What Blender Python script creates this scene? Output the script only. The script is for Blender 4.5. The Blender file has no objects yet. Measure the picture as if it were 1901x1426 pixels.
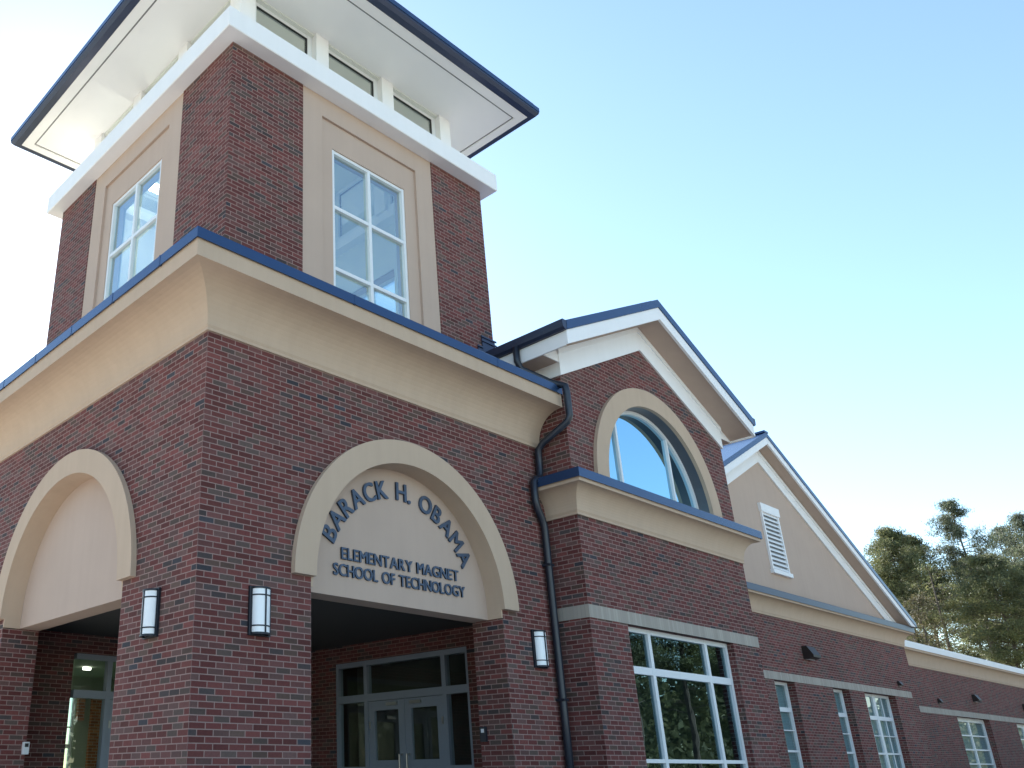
import bpy, bmesh, math, random
from mathutils import Vector, Matrix
from mathutils.geometry import tessellate_polygon

scene = bpy.context.scene
COL = scene.collection
R = math.radians
random.seed(7)

# ------------------------------------------------------------------ camera
cam_d = bpy.data.cameras.new('camera'); cam = bpy.data.objects.new('camera', cam_d)
COL.objects.link(cam); scene.camera = cam
YAW, PITCH, ROLL = 0.715531, 0.395616, -0.007285
CAM = Vector((-5.15128, -8.05864, 1.6))
fwd = Vector((math.sin(YAW)*math.cos(PITCH), math.cos(YAW)*math.cos(PITCH), math.sin(PITCH)))
rt = fwd.cross(Vector((0, 0, 1))).normalized(); up = rt.cross(fwd)
rt2 = rt*math.cos(ROLL) + up*math.sin(ROLL); up2 = up*math.cos(ROLL) - rt*math.sin(ROLL)
m3 = Matrix((rt2, up2, -fwd)).transposed()
cam.matrix_world = Matrix.Translation(CAM) @ m3.to_4x4()
cam_d.sensor_fit = 'HORIZONTAL'; cam_d.sensor_width = 36.0
cam_d.lens = 1632.64/1901*36
cam_d.shift_x = (950.5-601.545)/1901
cam_d.shift_y = (760.17-713)/1901
cam_d.clip_start = 0.1; cam_d.clip_end = 6000

# ------------------------------------------------------------------ light
SUN_AZ, SUN_EL = R(22), R(31)          # azimuth from +Y towards +X
world = bpy.data.worlds.new('World'); scene.world = world
world.use_nodes = True
wn = world.node_tree.nodes; wl = world.node_tree.links
bg = wn['Background']
sky = wn.new('ShaderNodeTexSky'); sky.sky_type = 'NISHITA'; sky.sun_disc = False
sky.sun_elevation = SUN_EL; sky.sun_rotation = SUN_AZ
sky.altitude = 0; sky.air_density = 1.0; sky.dust_density = 0.22; sky.ozone_density = 0.6
tint = wn.new('ShaderNodeMix'); tint.data_type = 'RGBA'; tint.blend_type = 'MULTIPLY'; tint.inputs[0].default_value = 1.0
tint.inputs[7].default_value = (.955, 1.015, 1.0, 1)          # white balance on the sky colour, pulled slightly towards cyan
wl.new(sky.outputs[0], tint.inputs[6]); wl.new(tint.outputs[2], bg.inputs[0]); bg.inputs[1].default_value = 0.112
sun_d = bpy.data.lights.new('sun', 'SUN'); sun = bpy.data.objects.new('sun', sun_d); COL.objects.link(sun)
sun_d.energy = 4.8; sun_d.angle = R(0.53); sun_d.color = (1.0, 0.94, 0.85)
sd = Vector((math.sin(SUN_AZ)*math.cos(SUN_EL), math.cos(SUN_AZ)*math.cos(SUN_EL), math.sin(SUN_EL)))
sun.rotation_euler = sd.to_track_quat('Z', 'Y').to_euler()
scene.view_settings.view_transform = 'Standard'; scene.view_settings.look = 'None'
scene.view_settings.gamma = 1.0; scene.view_settings.exposure = 1.58

GZ = 0.35                              # ground level

# ------------------------------------------------------------------ materials
def mat(name):
    m = bpy.data.materials.new(name); m.use_nodes = True
    nt = m.node_tree; return m, nt, nt.nodes, nt.links, nt.nodes['Principled BSDF']
def mth(n, l, op, a, b=None, c=None):
    x = n.new('ShaderNodeMath'); x.operation = op
    for i, v in enumerate((a, b, c)):
        if v is None: continue
        if hasattr(v, 'is_output'): l.new(v, x.inputs[i])
        else: x.inputs[i].default_value = v
    return x.outputs[0]
def ramp(n, l, fac, stops, interp='LINEAR'):
    r = n.new('ShaderNodeValToRGB'); r.color_ramp.interpolation = interp
    e = r.color_ramp.elements
    while len(e) < len(stops): e.new(0.5)
    for el, (p, c) in zip(e, stops): el.position = p; el.color = (*c, 1)
    l.new(fac, r.inputs[0]); return r.outputs[0]
def mix(n, l, fac, a, b, mode='MIX'):
    x = n.new('ShaderNodeMix'); x.data_type = 'RGBA'; x.blend_type = mode
    for i, v in ((0, fac), (6, a), (7, b)):
        if hasattr(v, 'is_output'): l.new(v, x.inputs[i])
        elif i == 0: x.inputs[0].default_value = v
        else: x.inputs[i].default_value = (*v, 1)
    return x.outputs[2]
def noise(n, l, scale, detail=4, vec=None, rough=0.55):
    x = n.new('ShaderNodeTexNoise'); x.inputs['Scale'].default_value = scale
    x.inputs['Detail'].default_value = detail; x.inputs['Roughness'].default_value = rough
    if vec is not None: l.new(vec, x.inputs['Vector'])
    return x.outputs[0]

CO = 0.0677; BL = 0.2032
def wall_uv(n, l):
    g = n.new('ShaderNodeNewGeometry')
    sp = n.new('ShaderNodeSeparateXYZ'); l.new(g.outputs['Position'], sp.inputs[0])
    sn = n.new('ShaderNodeSeparateXYZ'); l.new(g.outputs['True Normal'], sn.inputs[0])
    ax = mth(n, l, 'GREATER_THAN', mth(n, l, 'ABSOLUTE', sn.outputs[0]), 0.5)
    az = mth(n, l, 'GREATER_THAN', mth(n, l, 'ABSOLUTE', sn.outputs[2]), 0.6)
    ay = mth(n, l, 'SUBTRACT', 1.0, ax)
    yy = mth(n, l, 'ADD', sp.outputs[1], BL/2)
    u = mth(n, l, 'ADD', mth(n, l, 'MULTIPLY', sp.outputs[0], ay), mth(n, l, 'MULTIPLY', yy, ax))
    v = mth(n, l, 'ADD', mth(n, l, 'MULTIPLY', sp.outputs[2], mth(n, l, 'SUBTRACT', 1.0, az)), mth(n, l, 'MULTIPLY', sp.outputs[1], az))
    return g, u, v, ax
def brick(name, stops, mortar, gain=1.0):
    m, nt, n, l, b = mat(name)
    g, u, v, ax = wall_uv(n, l)
    rv = mth(n, l, 'DIVIDE', mth(n, l, 'SUBTRACT', v, 6.526), CO)
    row = mth(n, l, 'FLOOR', rv); fv = mth(n, l, 'SUBTRACT', rv, row)
    odd = mth(n, l, 'FLOORED_MODULO', row, 2.0)
    ub = mth(n, l, 'ADD', mth(n, l, 'DIVIDE', u, BL), mth(n, l, 'MULTIPLY', odd, 0.5))
    colm = mth(n, l, 'FLOOR', ub); fu = mth(n, l, 'SUBTRACT', ub, colm)
    du = mth(n, l, 'MULTIPLY', mth(n, l, 'MINIMUM', fu, mth(n, l, 'SUBTRACT', 1.0, fu)), BL)
    dv = mth(n, l, 'MULTIPLY', mth(n, l, 'MINIMUM', fv, mth(n, l, 'SUBTRACT', 1.0, fv)), CO)
    d = mth(n, l, 'MINIMUM', du, dv)
    wob = mth(n, l, 'MULTIPLY', mth(n, l, 'SUBTRACT', noise(n, l, 60, 3, g.outputs['Position']), 0.5), 0.004)
    mr = n.new('ShaderNodeMapRange'); mr.interpolation_type = 'SMOOTHSTEP'
    l.new(mth(n, l, 'ADD', d, wob), mr.inputs[0])
    mr.inputs[1].default_value = 0.0042; mr.inputs[2].default_value = 0.0072
    face = mr.outputs[0]
    cx = n.new('ShaderNodeCombineXYZ'); l.new(colm, cx.inputs[0]); l.new(row, cx.inputs[1]); l.new(ax, cx.inputs[2])
    wnz = n.new('ShaderNodeTexWhiteNoise'); wnz.noise_dimensions = '3D'; l.new(cx.outputs[0], wnz.inputs['Vector'])
    c = ramp(n, l, wnz.outputs['Value'], stops, 'CONSTANT')
    sep = n.new('ShaderNodeSeparateColor'); l.new(wnz.outputs['Color'], sep.inputs[0])
    br = mth(n, l, 'MULTIPLY_ADD', sep.outputs[1], 0.34, 0.67*gain)
    fine = mth(n, l, 'MULTIPLY_ADD', noise(n, l, 35, 5, g.outputs['Position'], 0.7), 0.7, 0.65)
    big = mth(n, l, 'MULTIPLY_ADD', noise(n, l, 0.55, 4, g.outputs['Position']), 0.8, 0.60)
    vm = n.new('ShaderNodeVectorMath'); vm.operation = 'SCALE'
    l.new(c, vm.inputs[0]); l.new(mth(n, l, 'MULTIPLY', mth(n, l, 'MULTIPLY', br, fine), big), vm.inputs['Scale'])
    mcol = mix(n, l, noise(n, l, 9, 4, g.outputs['Position']), tuple(x*0.8 for x in mortar), tuple(x*1.12 for x in mortar))
    l.new(mix(n, l, face, mcol, vm.outputs[0]), b.inputs['Base Color'])
    b.inputs['Roughness'].default_value = 0.85; b.inputs['Specular IOR Level'].default_value = 0.25
    bp = n.new('ShaderNodeBump'); bp.inputs['Strength'].default_value = 0.6; bp.inputs['Distance'].default_value = 0.006
    l.new(mth(n, l, 'ADD', face, mth(n, l, 'MULTIPLY', fine, 0.25)), bp.inputs['Height']); l.new(bp.outputs[0], b.inputs['Normal'])
    return m
RED = [(0.0, (.150, .046, .042)), (0.18, (.176, .057, .051)), (0.40, (.160, .066, .060)), (0.56, (.134, .044, .039)),
       (0.68, (.144, .077, .069)), (0.79, (.126, .078, .063)), (0.87, (.108, .075, .065)), (0.945, (.078, .060, .059)), (0.98, (.058, .055, .064))]
M = {}
M['brick'] = brick('red_brick', RED, (.305, .202, .178))
M['brick_sunlit'] = brick('sunlit_orange_brick', [(0, (.50, .20, .09)), (.4, (.56, .24, .12)), (.7, (.42, .16, .08))], (.5, .42, .34))  # brighter orange puts the sunlight on this brick into its colour

def plain(name, col, rough=0.6, var=0.12, scale=3.0, bump=0.0, bscale=80, metallic=0.0, spec=0.5, streak=0.0):
    m, nt, n, l, b = mat(name)
    tc = n.new('ShaderNodeTexCoord')
    g = n.new('ShaderNodeNewGeometry')
    f = noise(n, l, scale, 6, g.outputs['Position'])
    c = mix(n, l, f, tuple(x*(1-var) for x in col), tuple(min(1, x*(1+var)) for x in col))
    if streak:
        mp = n.new('ShaderNodeMapping'); mp.inputs['Scale'].default_value = (3.0, 3.0, 0.12)
        l.new(g.outputs['Position'], mp.inputs[0])
        s = noise(n, l, 2.2, 5, mp.outputs[0])
        r = ramp(n, l, s, [(0.35, (1, 1, 1)), (0.75, (1-streak, 1-streak*1.05, 1-streak*1.15))])
        c = mix(n, l, 1.0, c, r, 'MULTIPLY')
    l.new(c, b.inputs['Base Color'])
    b.inputs['Roughness'].default_value = rough; b.inputs['Metallic'].default_value = metallic
    b.inputs['Specular IOR Level'].default_value = spec
    if bump:
        bp = n.new('ShaderNodeBump'); bp.inputs['Strength'].default_value = bump; bp.inputs['Distance'].default_value = 0.004
        l.new(noise(n, l, bscale, 6, g.outputs['Position'], 0.7), bp.inputs['Height']); l.new(bp.outputs[0], b.inputs['Normal'])
    return m
M['cream'] = plain('cream_stucco', (.525, .392, .290), 0.9, .07, 1.7, .6, 90, spec=.2, streak=.06)
M['stucco'] = plain('beige_stucco', (.495, .375, .305), 0.9, .06, 1.4, .6, 90, spec=.2, streak=.035)
M['white'] = plain('white_trim_paint', (.84, .83, .83), 0.55, .04, 2.0, .1, 60, spec=.35, streak=.025)
M['soffit'] = plain('white_soffit', (.88, .86, .83), 0.7, .03, 1.5, spec=.3)
M['frame'] = plain('white_window_frame', (.74, .76, .78), 0.4, .04, 5, spec=.5)
M['doorframe'] = plain('grey_blue_door_frame', (.25, .29, .35), 0.4, .05, 4, spec=.5)
M['blue'] = plain('blue_metal', (.028, .064, .150), 0.25, .10, 2.5, metallic=.35)
M['darkblue'] = plain('dark_blue_metal', (.035, .045, .085), 0.35, .15, 3, metallic=.25)
M['pipe'] = plain('downspout_metal', (.020, .025, .038), 0.35, .2, 4, metallic=.2)
M['black'] = plain('black_gasket', (.012, .013, .015), 0.5, .1, 4)
M['lampmetal'] = plain('lantern_metal', (.022, .026, .036), 0.45, .1, 6, metallic=.4)
M['steel'] = plain('brushed_steel', (.45, .45, .44), 0.3, .1, 9, metallic=.9)
M['letter'] = plain('letter_metal', (.060, .085, .135), 0.45, .12, 8, metallic=.2)
M['interior'] = plain('pale_interior_paint', (.72, .73, .66), 0.8, .04, 1)
M['room'] = plain('unlit_room_shade', (.05, .05, .045), 0.9, .15, 1)  # near-black walls carry the darkness of unlit rooms in their colour
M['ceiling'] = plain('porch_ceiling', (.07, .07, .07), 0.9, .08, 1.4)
M['pane_backing'] = plain('teal_backing_sheet', (.42, .50, .52), 0.9, .1, 6)  # pale teal sheet added behind the wing panes to brighten them
M['bronze'] = plain('bronze_floodlight', (.035, .026, .024), 0.5, .1, 8, metallic=.3)
M['reveal'] = plain('dark_grey_reveal', (.11, .12, .14), 0.4, .2, 2, metallic=.3)  # darker grey than the cream arch linings
M['lgrey'] = plain('grey_louvre_backing', (.22, .24, .26), 0.8, .1, 8)
M['lobby'] = plain('pale_green_lobby_paint', (.34, .40, .31), 0.8, .06, 1)
M['dark_floor'] = plain('dark_porch_floor', (.045, .042, .04), 0.6, .2, 4)  # near-black so little light bounces up into the porch
M['vent'] = plain('soffit_vent_strip', (.22, .21, .20), 0.8, .1, 8)
M['box'] = plain('white_plastic', (.65, .66, .68), 0.4, .05, 5)
M['roofing'] = plain('grey_roofing', (.35, .35, .34), 0.9, .12, 2)
def band_mat():
    m, nt, n, l, b = mat('grey_soldier_brick')
    g, u, v, ax = wall_uv(n, l)
    ub = mth(n, l, 'DIVIDE', u, CO); c = mth(n, l, 'FLOOR', ub); f = mth(n, l, 'SUBTRACT', ub, c)
    d = mth(n, l, 'MINIMUM', f, mth(n, l, 'SUBTRACT', 1.0, f))
    k = mth(n, l, 'GREATER_THAN', d, 0.07)
    w = n.new('ShaderNodeTexWhiteNoise'); w.noise_dimensions = '1D'; l.new(c, w.inputs['W'])
    col = ramp(n, l, w.outputs[0], [(0, (.33, .29, .245)), (1, (.41, .365, .31))])
    l.new(mix(n, l, k, (.31, .28, .25), col), b.inputs['Base Color']); b.inputs['Roughness'].default_value = .85
    bp = n.new('ShaderNodeBump'); bp.inputs['Strength'].default_value = .5; bp.inputs['Distance'].default_value = .004
    l.new(k, bp.inputs['Height']); l.new(bp.outputs[0], b.inputs['Normal'])
    return m
M['band'] = band_mat()
def glass(name, refl, tint, rough=0.0, ior=1.5, gcol=(1, 1, 1)):
    m, nt, n, l, b = mat(name); n.remove(b)
    out = n['Material Output']
    t = n.new('ShaderNodeBsdfTransparent'); t.inputs[0].default_value = (*tint, 1)
    g = n.new('ShaderNodeBsdfGlossy'); g.inputs['Roughness'].default_value = rough; g.inputs[0].default_value = (*gcol, 1)
    geo = n.new('ShaderNodeNewGeometry')
    bp = n.new('ShaderNodeBump'); bp.inputs['Strength'].default_value = .04; bp.inputs['Distance'].default_value = .02
    l.new(noise(n, l, 1.3, 2, geo.outputs['Position']), bp.inputs['Height']); l.new(bp.outputs[0], g.inputs['Normal'])
    dt = n.new('ShaderNodeVectorMath'); dt.operation = 'DOT_PRODUCT'
    l.new(geo.outputs['Normal'], dt.inputs[0]); l.new(geo.outputs['Incoming'], dt.inputs[1])
    ca = mth(n, l, 'SUBTRACT', 1.0, mth(n, l, 'ABSOLUTE', dt.outputs['Value']))
    f0 = 2*((ior-1)/(ior+1))**2                      # two panes
    f = mth(n, l, 'MAXIMUM', mth(n, l, 'MULTIPLY_ADD', mth(n, l, 'POWER', ca, 5.0), 1-f0, f0), refl)
    x = n.new('ShaderNodeMixShader'); l.new(f, x.inputs[0]); l.new(t.outputs[0], x.inputs[1]); l.new(g.outputs[0], x.inputs[2])
    l.new(x.outputs[0], out.inputs[0]); return m
M['glass_tower'] = glass('clear_tower_glass', .42, (.62, .78, .84), ior=1.6, gcol=(.78, .93, 1))
M['glass_clere'] = glass('frosted_clerestory_glass', .45, (.72, .78, .74), .12)
M['glass_blue'] = glass('reflective_blue_glass', .80, (.12, .17, .18), 0, 2.2, (.50, .82, 1.0))
M['glass_dark'] = glass('dark_tinted_glass', .22, (.30, .40, .40), 0, 1.8, (.55, .84, .95))
M['glass_wing'] = glass('wing_window_glass', .26, (.62, .76, .78), 0, 1.8)
M['glass_door'] = glass('door_glass', .05, (.75, .82, .80))
def emit(name, col, s):
    m, nt, n, l, b = mat(name)
    b.inputs['Base Color'].default_value = (*col, 1); b.inputs['Emission Color'].default_value = (*col, 1)
    b.inputs['Emission Strength'].default_value = s; return m
M['tube'] = emit('lit_ceiling_fixture', (1, .97, .90), 14.0)
M['panel'] = emit('lit_ceiling_panel', (1, .96, .86), 3.5)
def lampglass():
    m, nt, n, l, b = mat('white_lantern_glass')
    b.inputs['Base Color'].default_value = (.88, .90, .92, 1); b.inputs['Roughness'].default_value = .25
    b.inputs['Subsurface Weight'].default_value = .3; b.inputs['Subsurface Radius'].default_value = (.05, .05, .05)
    return m
M['lampglass'] = lampglass()
def groundmat(name, a, b2, c, s1, s2, rough=.95):
    m, nt, n, l, b = mat(name)
    g = n.new('ShaderNodeNewGeometry')
    x = mix(n, l, ramp(n, l, noise(n, l, s1, 6, g.outputs['Position']), [(.35, (0, 0, 0)), (.65, (1, 1, 1))]), a, b2)
    y = mix(n, l, ramp(n, l, noise(n, l, s2, 8, g.outputs['Position'], .7), [(.4, (0, 0, 0)), (.7, (1, 1, 1))]), x, c)
    l.new(y, b.inputs['Base Color']); b.inputs['Roughness'].default_value = rough; return m
M['lawn'] = groundmat('winter_lawn', (.30, .27, .15), (.20, .22, .10), (.36, .32, .20), .15, 3)
M['pave'] = groundmat('pale_concrete', (.44, .41, .36), (.48, .45, .40), (.39, .365, .33), .3, 6)
M['bark'] = groundmat('pine_bark', (.075, .058, .048), (.105, .084, .070), (.05, .04, .034), 2, 9)
def leafmat(name, c1, c2, c3):
    m, nt, n, l, b = mat(name)
    g = n.new('ShaderNodeNewGeometry')
    col = ramp(n, l, g.outputs['Random Per Island'], [(0, c1), (.5, c2), (1, c3)])
    big = noise(n, l, .35, 3, g.outputs['Position'])
    col = mix(n, l, 1.0, col, ramp(n, l, big, [(.3, (.65, .65, .7)), (.7, (1.25, 1.2, 1.0))]), 'MULTIPLY')
    l.new(col, b.inputs['Base Color']); b.inputs['Roughness'].default_value = .6
    t = n.new('ShaderNodeBsdfTranslucent'); l.new(col, t.inputs[0])
    x = n.new('ShaderNodeMixShader'); x.inputs[0].default_value = .45
    l.new(b.outputs[0], x.inputs[1]); l.new(t.outputs[0], x.inputs[2]); l.new(x.outputs[0], n['Material Output'].inputs[0])
    return m
M['needle'] = leafmat('pine_needles', (.085, .105, .055), (.130, .148, .075), (.185, .190, .100))
M['needle_blue'] = leafmat('blue_grey_pine_needles', (.070, .095, .075), (.105, .130, .095), (.15, .165, .105))
M['leaf_brown'] = leafmat('brown_winter_leaves', (.085, .078, .045), (.115, .100, .060), (.09, .10, .05))

# ------------------------------------------------------------------ mesh helpers
class MB:
    def __init__(s): s.v = []; s.f = []
    def add(s, vs, fs):
        o = len(s.v); s.v += [tuple(x) for x in vs]; s.f += [tuple(i+o for i in f) for f in fs]; return s
    def box(s, a, b):
        x0, x1 = sorted((a[0], b[0])); y0, y1 = sorted((a[1], b[1])); z0, z1 = sorted((a[2], b[2]))
        return s.add([(x0, y0, z0), (x1, y0, z0), (x1, y1, z0), (x0, y1, z0), (x0, y0, z1), (x1, y0, z1), (x1, y1, z1), (x0, y1, z1)],
                     [(0, 3, 2, 1), (4, 5, 6, 7), (0, 1, 5, 4), (1, 2, 6, 5), (2, 3, 7, 6), (3, 0, 4, 7)])
    def tube(s, pts, rad, seg=10, cap=True):
        pts = [Vector(p) for p in pts]
        if not hasattr(rad, '__len__'): rad = [rad]*len(pts)
        vs = []; fs = []; ref = None
        for i, p in enumerate(pts):
            t = (pts[min(i+1, len(pts)-1)] - pts[max(i-1, 0)]).normalized()
            if ref is None or abs(ref.dot(t)) > .98: ref = Vector((0, 0, 1)) if abs(t.z) < .9 else Vector((1, 0, 0))
            a = (ref - t*ref.dot(t)).normalized(); b = t.cross(a); ref = a
            for k in range(seg):
                q = 2*math.pi*k/seg; vs.append(p + (a*math.cos(q) + b*math.sin(q))*rad[i])
        for i in range(len(pts)-1):
            for k in range(seg):
                k2 = (k+1) % seg; fs.append((i*seg+k, i*seg+k2, (i+1)*seg+k2, (i+1)*seg+k))
        if cap: fs += [tuple(range(seg-1, -1, -1)), tuple((len(pts)-1)*seg+k for k in range(seg))]
        return s.add(vs, fs)
    def slab(s, face, base, outline, holes=(), d0=0.0, d1=0.1):
        """polygon in a wall plane, given depth d0..d1 behind the plane"""
        loops = [list(outline)] + [list(h) for h in holes]
        flat = [p for lp in loops for p in lp]
        tris = tessellate_polygon([[Vector((u, v, 0)) for u, v in lp] for lp in loops])
        N = len(flat)
        vs = [P(face, base, u, v, d0) for u, v in flat] + [P(face, base, u, v, d1) for u, v in flat]
        fs = [tuple(t) for t in tris] + [tuple(i+N for i in reversed(t)) for t in tris]
        o = 0
        for lp in loops:
            k = len(lp)
            for i in range(k):
                j = (i+1) % k; fs.append((o+i, o+j, o+j+N, o+i+N))
            o += k
        return s.add(vs, fs)
    def bar(s, face, base, u0, u1, v0, v1, d0, d1):
        return s.box(P(face, base, u0, v0, d0), P(face, base, u1, v1, d1))
    def sweep(s, profile, path, closed=False):
        """profile: (offset outwards, z) polygon; path in plan, outward = left of travel"""
        n = len(path); k = len(profile); vs = []
        for i, p in enumerate(path):
            p = Vector(p)
            def nrm(a, b):
                d = (Vector(b)-Vector(a)).normalized(); return Vector((-d.y, d.x))
            n1 = nrm(path[i-1], path[i]) if (closed or i > 0) else None
            n2 = nrm(path[i], path[(i+1) % n]) if (closed or i < n-1) else None
            if n1 is None: mv = n2
            elif n2 is None: mv = n1
            else: mv = (n1+n2)/(1+n1.dot(n2))
            for o, z in profile: q = p + mv*o; vs.append((q.x, q.y, z))
        fs = []
        for i in range(n if closed else n-1):
            j = (i+1) % n
            for a in range(k):
                b = (a+1) % k; fs.append((i*k+a, i*k+b, j*k+b, j*k+a))
        if not closed:
            fs.append(tuple(range(k))); fs.append(tuple((n-1)*k+a for a in reversed(range(k))))
        return s.add(vs, fs)
    def build(s, name, m, parent=None, smooth=False, weld=True):
        me = bpy.data.meshes.new(name)
        me.from_pydata([tuple(v) for v in s.v], [], s.f)
        bm = bmesh.new(); bm.from_mesh(me)
        if weld: bmesh.ops.recalc_face_normals(bm, faces=bm.faces)
        bm.to_mesh(me); bm.free()
        me.materials.append(M[m])
        if smooth:
            for p in me.polygons: p.use_smooth = True
        o = bpy.data.objects.new(name, me); COL.objects.link(o)
        if parent is not None:
            o.parent = parent
            if parent.location.length: o.matrix_parent_inverse = Matrix.Translation(-parent.location)
        return o
def P(face, base, u, v, d):
    if face == 'F': return Vector((u, base+d, v))      # faces -Y
    if face == 'L': return Vector((base+d, u, v))      # faces -X
    if face == 'B': return Vector((u, base-d, v))      # faces +Y
    return Vector((base-d, u, v))                      # 'R', faces +X
def tag(o, label, cat, group=None, kind=None):
    if label: o['label'] = label
    if cat: o['category'] = cat
    if group: o['group'] = group
    if kind: o['kind'] = kind
    return o
def empty(name, loc=(0, 0, 0)):
    o = bpy.data.objects.new(name, None); COL.objects.link(o); o.location = loc
    o.empty_display_size = .3; return o
def arc(cx, cz, r, a0, a1, n=48):
    return [(cx+r*math.cos(R(a0+(a1-a0)*i/n)), cz+r*math.sin(R(a0+(a1-a0)*i/n))) for i in range(n+1)]
def rect(u0, u1, v0, v1): return [(u0, v0), (u1, v0), (u1, v1), (u0, v1)]
def window(name, face, base, u0, u1, v0, v1, d, vbars, hbars, parent, glass_m, fw=.06, depth=.07, label=None, frame='frame', gd=.05, gasket=True):
    """frame + muntins; vbars: (centre, width); hbars: (centre, width)"""
    b = MB(); e = .003
    b.bar(face, base, u0, u0+fw, v0, v1, d, d+depth); b.bar(face, base, u1-fw, u1, v0, v1, d, d+depth)
    cols = [u0+fw]
    for c, w in vbars:
        b.bar(face, base, c-w/2, c+w/2, v0, v1, d+e, d+depth); cols += [c-w/2, c+w/2]
    cols.append(u1-fw)
    rows = [(v0+fw/2, fw), (v1-fw/2, fw)] + list(hbars)
    for i in range(0, len(cols), 2):
        for c, w in rows: b.bar(face, base, cols[i], cols[i+1], c-w/2, c+w/2, d+2*e, d+depth)
    o = b.build(name, frame, parent)
    if label: o['label'] = label
    g = MB()
    g.add([P(face, base, u, v, d+gd) for u, v in rect(u0+.01, u1-.01, v0+.01, v1-.01)], [(0, 1, 2, 3)]).build('glass_pane', glass_m, o)
    return o

# ------------------------------------------------------------------ setting
gm = MB().add([(-2500, -2500, GZ), (2500, -2500, GZ), (2500, 2500, GZ), (-2500, 2500, GZ)], [(0, 1, 2, 3)]).build('ground', 'lawn')
tag(gm, 'dry winter lawn around the school', 'ground', kind='structure')
pv = MB().box((-60, -60, GZ-.3), (75, 0.0, GZ+.004)).box((-60, 0.0, GZ-.3), (-.001, 60, GZ+.004)).build('pavement', 'pave')
tag(pv, 'pale concrete forecourt in front of the entrance', 'pavement', kind='structure')

# ------------------------------------------------------------------ school building
B = empty('school_building', (3.4, 3.4, GZ))
tag(B, 'red brick school with square corner tower, arched porch and blue metal roofs', 'school building')
D = 6.876; TH = .57; AC = 3.438; AR = 1.812; AZ = 3.82; W = 6.603; J = -.567; W2 = 12.145
def archline(g0, g1):
    return [(g0, GZ), (AC-AR, GZ)] + arc(AC, AZ, AR, 180, 0, 56) + [(AC+AR, GZ), (g1, GZ)]
# entrance walls
MB().slab('F', 0, archline(0, W) + [(W, 6.6), (0, 6.6)], d0=0, d1=TH).build('entrance_wall', 'brick', B)
MB().slab('L', 0, archline(TH, D) + [(D, 6.6), (TH, 6.6)], d0=0, d1=TH).build('entrance_wall', 'brick', B)
def ring(face, base, cx, cz, ri, ro, d0, d1, foot):
    o = [(cx+ro, cz-foot)] + arc(cx, cz, ro, 0, 180, 72) + [(cx-ro, cz-foot), (cx-ri, cz-foot)] + arc(cx, cz, ri, 180, 0, 72) + [(cx+ri, cz-foot)]
    return MB().slab(face, base, o, d0=d0, d1=d1)
for f in 'FL':
    ring(f, 0, AC, AZ, AR-.03, 2.12, -.075, -.001, 0.0).build('arch_surround', 'cream', B)
    # soffit lining of the arch, back to the tympanum, down to its springing
    ring(f, 0, AC, AZ, AR-.03, AR-.002, -.001, .249, .12).build('arch_lining', 'cream', B)
    t = [(AC+AR-.002, 3.70)] + arc(AC, AZ, AR-.002, 0, 180, 64) + [(AC-AR+.002, 3.70)]
    MB().slab(f, 0, t, d0=.25, d1=TH).build('tympanum', 'stucco', B)
# base cornice: cove, fascia, coping
def cove(p, z0, z1, n=12):
    """concave cove from (small, z0) out to (p, z1)"""
    q = [(.02, z0)]
    for i in range(n+1):
        a = i/n*math.pi/2
        q.append((.03 + (p-.03)*(1-math.cos(a))*.92 + .0, z0+.04+(z1-z0-.04)*math.sin(a)))
    return q
def cornice(path, z0, zc, zf, zt, p, parent, coping='blue', fas='cream', seams=()):
    prof = [(-.3, z0), (.025, z0), (.025, z0+.035), (.012, z0+.036)] + cove(p, z0+.036, zc)[1:] + [(p, zc), (p, zf), (-.3, zf)]
    c = MB().sweep(prof, path).build('cornice', fas, parent)
    cp = [(-.32, zf+.001), (p+.02, zf+.001), (p+.02, zf-.02), (p+.032, zf-.02), (p+.032, zt), (p+.02, zt+.012), (-.32, zt+.035)]
    MB().sweep(cp, path).build('coping', coping, c)
    return c
cornice([(6.575, 0), (0, 0), (0, D)], 6.6, 7.185, 7.425, 7.545, .552, B)
for yy in (.25, 1.45, 2.65, 3.85, 5.05):
    MB().box((-.588, yy, 7.408), (-.30, yy+.03, 7.549)).build('coping_joint', 'blue', B)
for xx in (1.9, 4.9):
    MB().box((xx, -.588, 7.408), (xx+.03, -.30, 7.549)).build('coping_joint', 'blue', B)
# flat roof of the porch block, around the tower
MB().box((.31, .31, 7.2), (6.58, D, 7.40)).build('flat_roof', 'roofing', B)
# porch interior
MB().box((TH-.2, TH-.2, GZ-.2), (6.53, 6.53, GZ+.010)).build('porch_floor', 'dark_floor', B)  # unseen floor, made dark to deepen the porch
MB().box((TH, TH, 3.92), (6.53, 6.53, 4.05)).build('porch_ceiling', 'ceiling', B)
FY0, FY1, FZ1 = 1.80, 5.12, 3.60
MB().slab('L', 6.53, [(0.57, GZ), (FY0, GZ), (FY0, FZ1), (FY1, FZ1), (FY1, GZ), (6.53, GZ), (6.53, 3.92), (.57, 3.92)], d0=0, d1=.07).build('porch_wall', 'brick', B)
MB().slab('F', 6.53, [(TH, GZ), (FY0, GZ), (FY0, FZ1), (FY1, FZ1), (FY1, GZ), (6.53, GZ), (6.53, 3.92), (TH, 3.92)], d0=0, d1=.34).build('porch_wall', 'brick', B)

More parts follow.
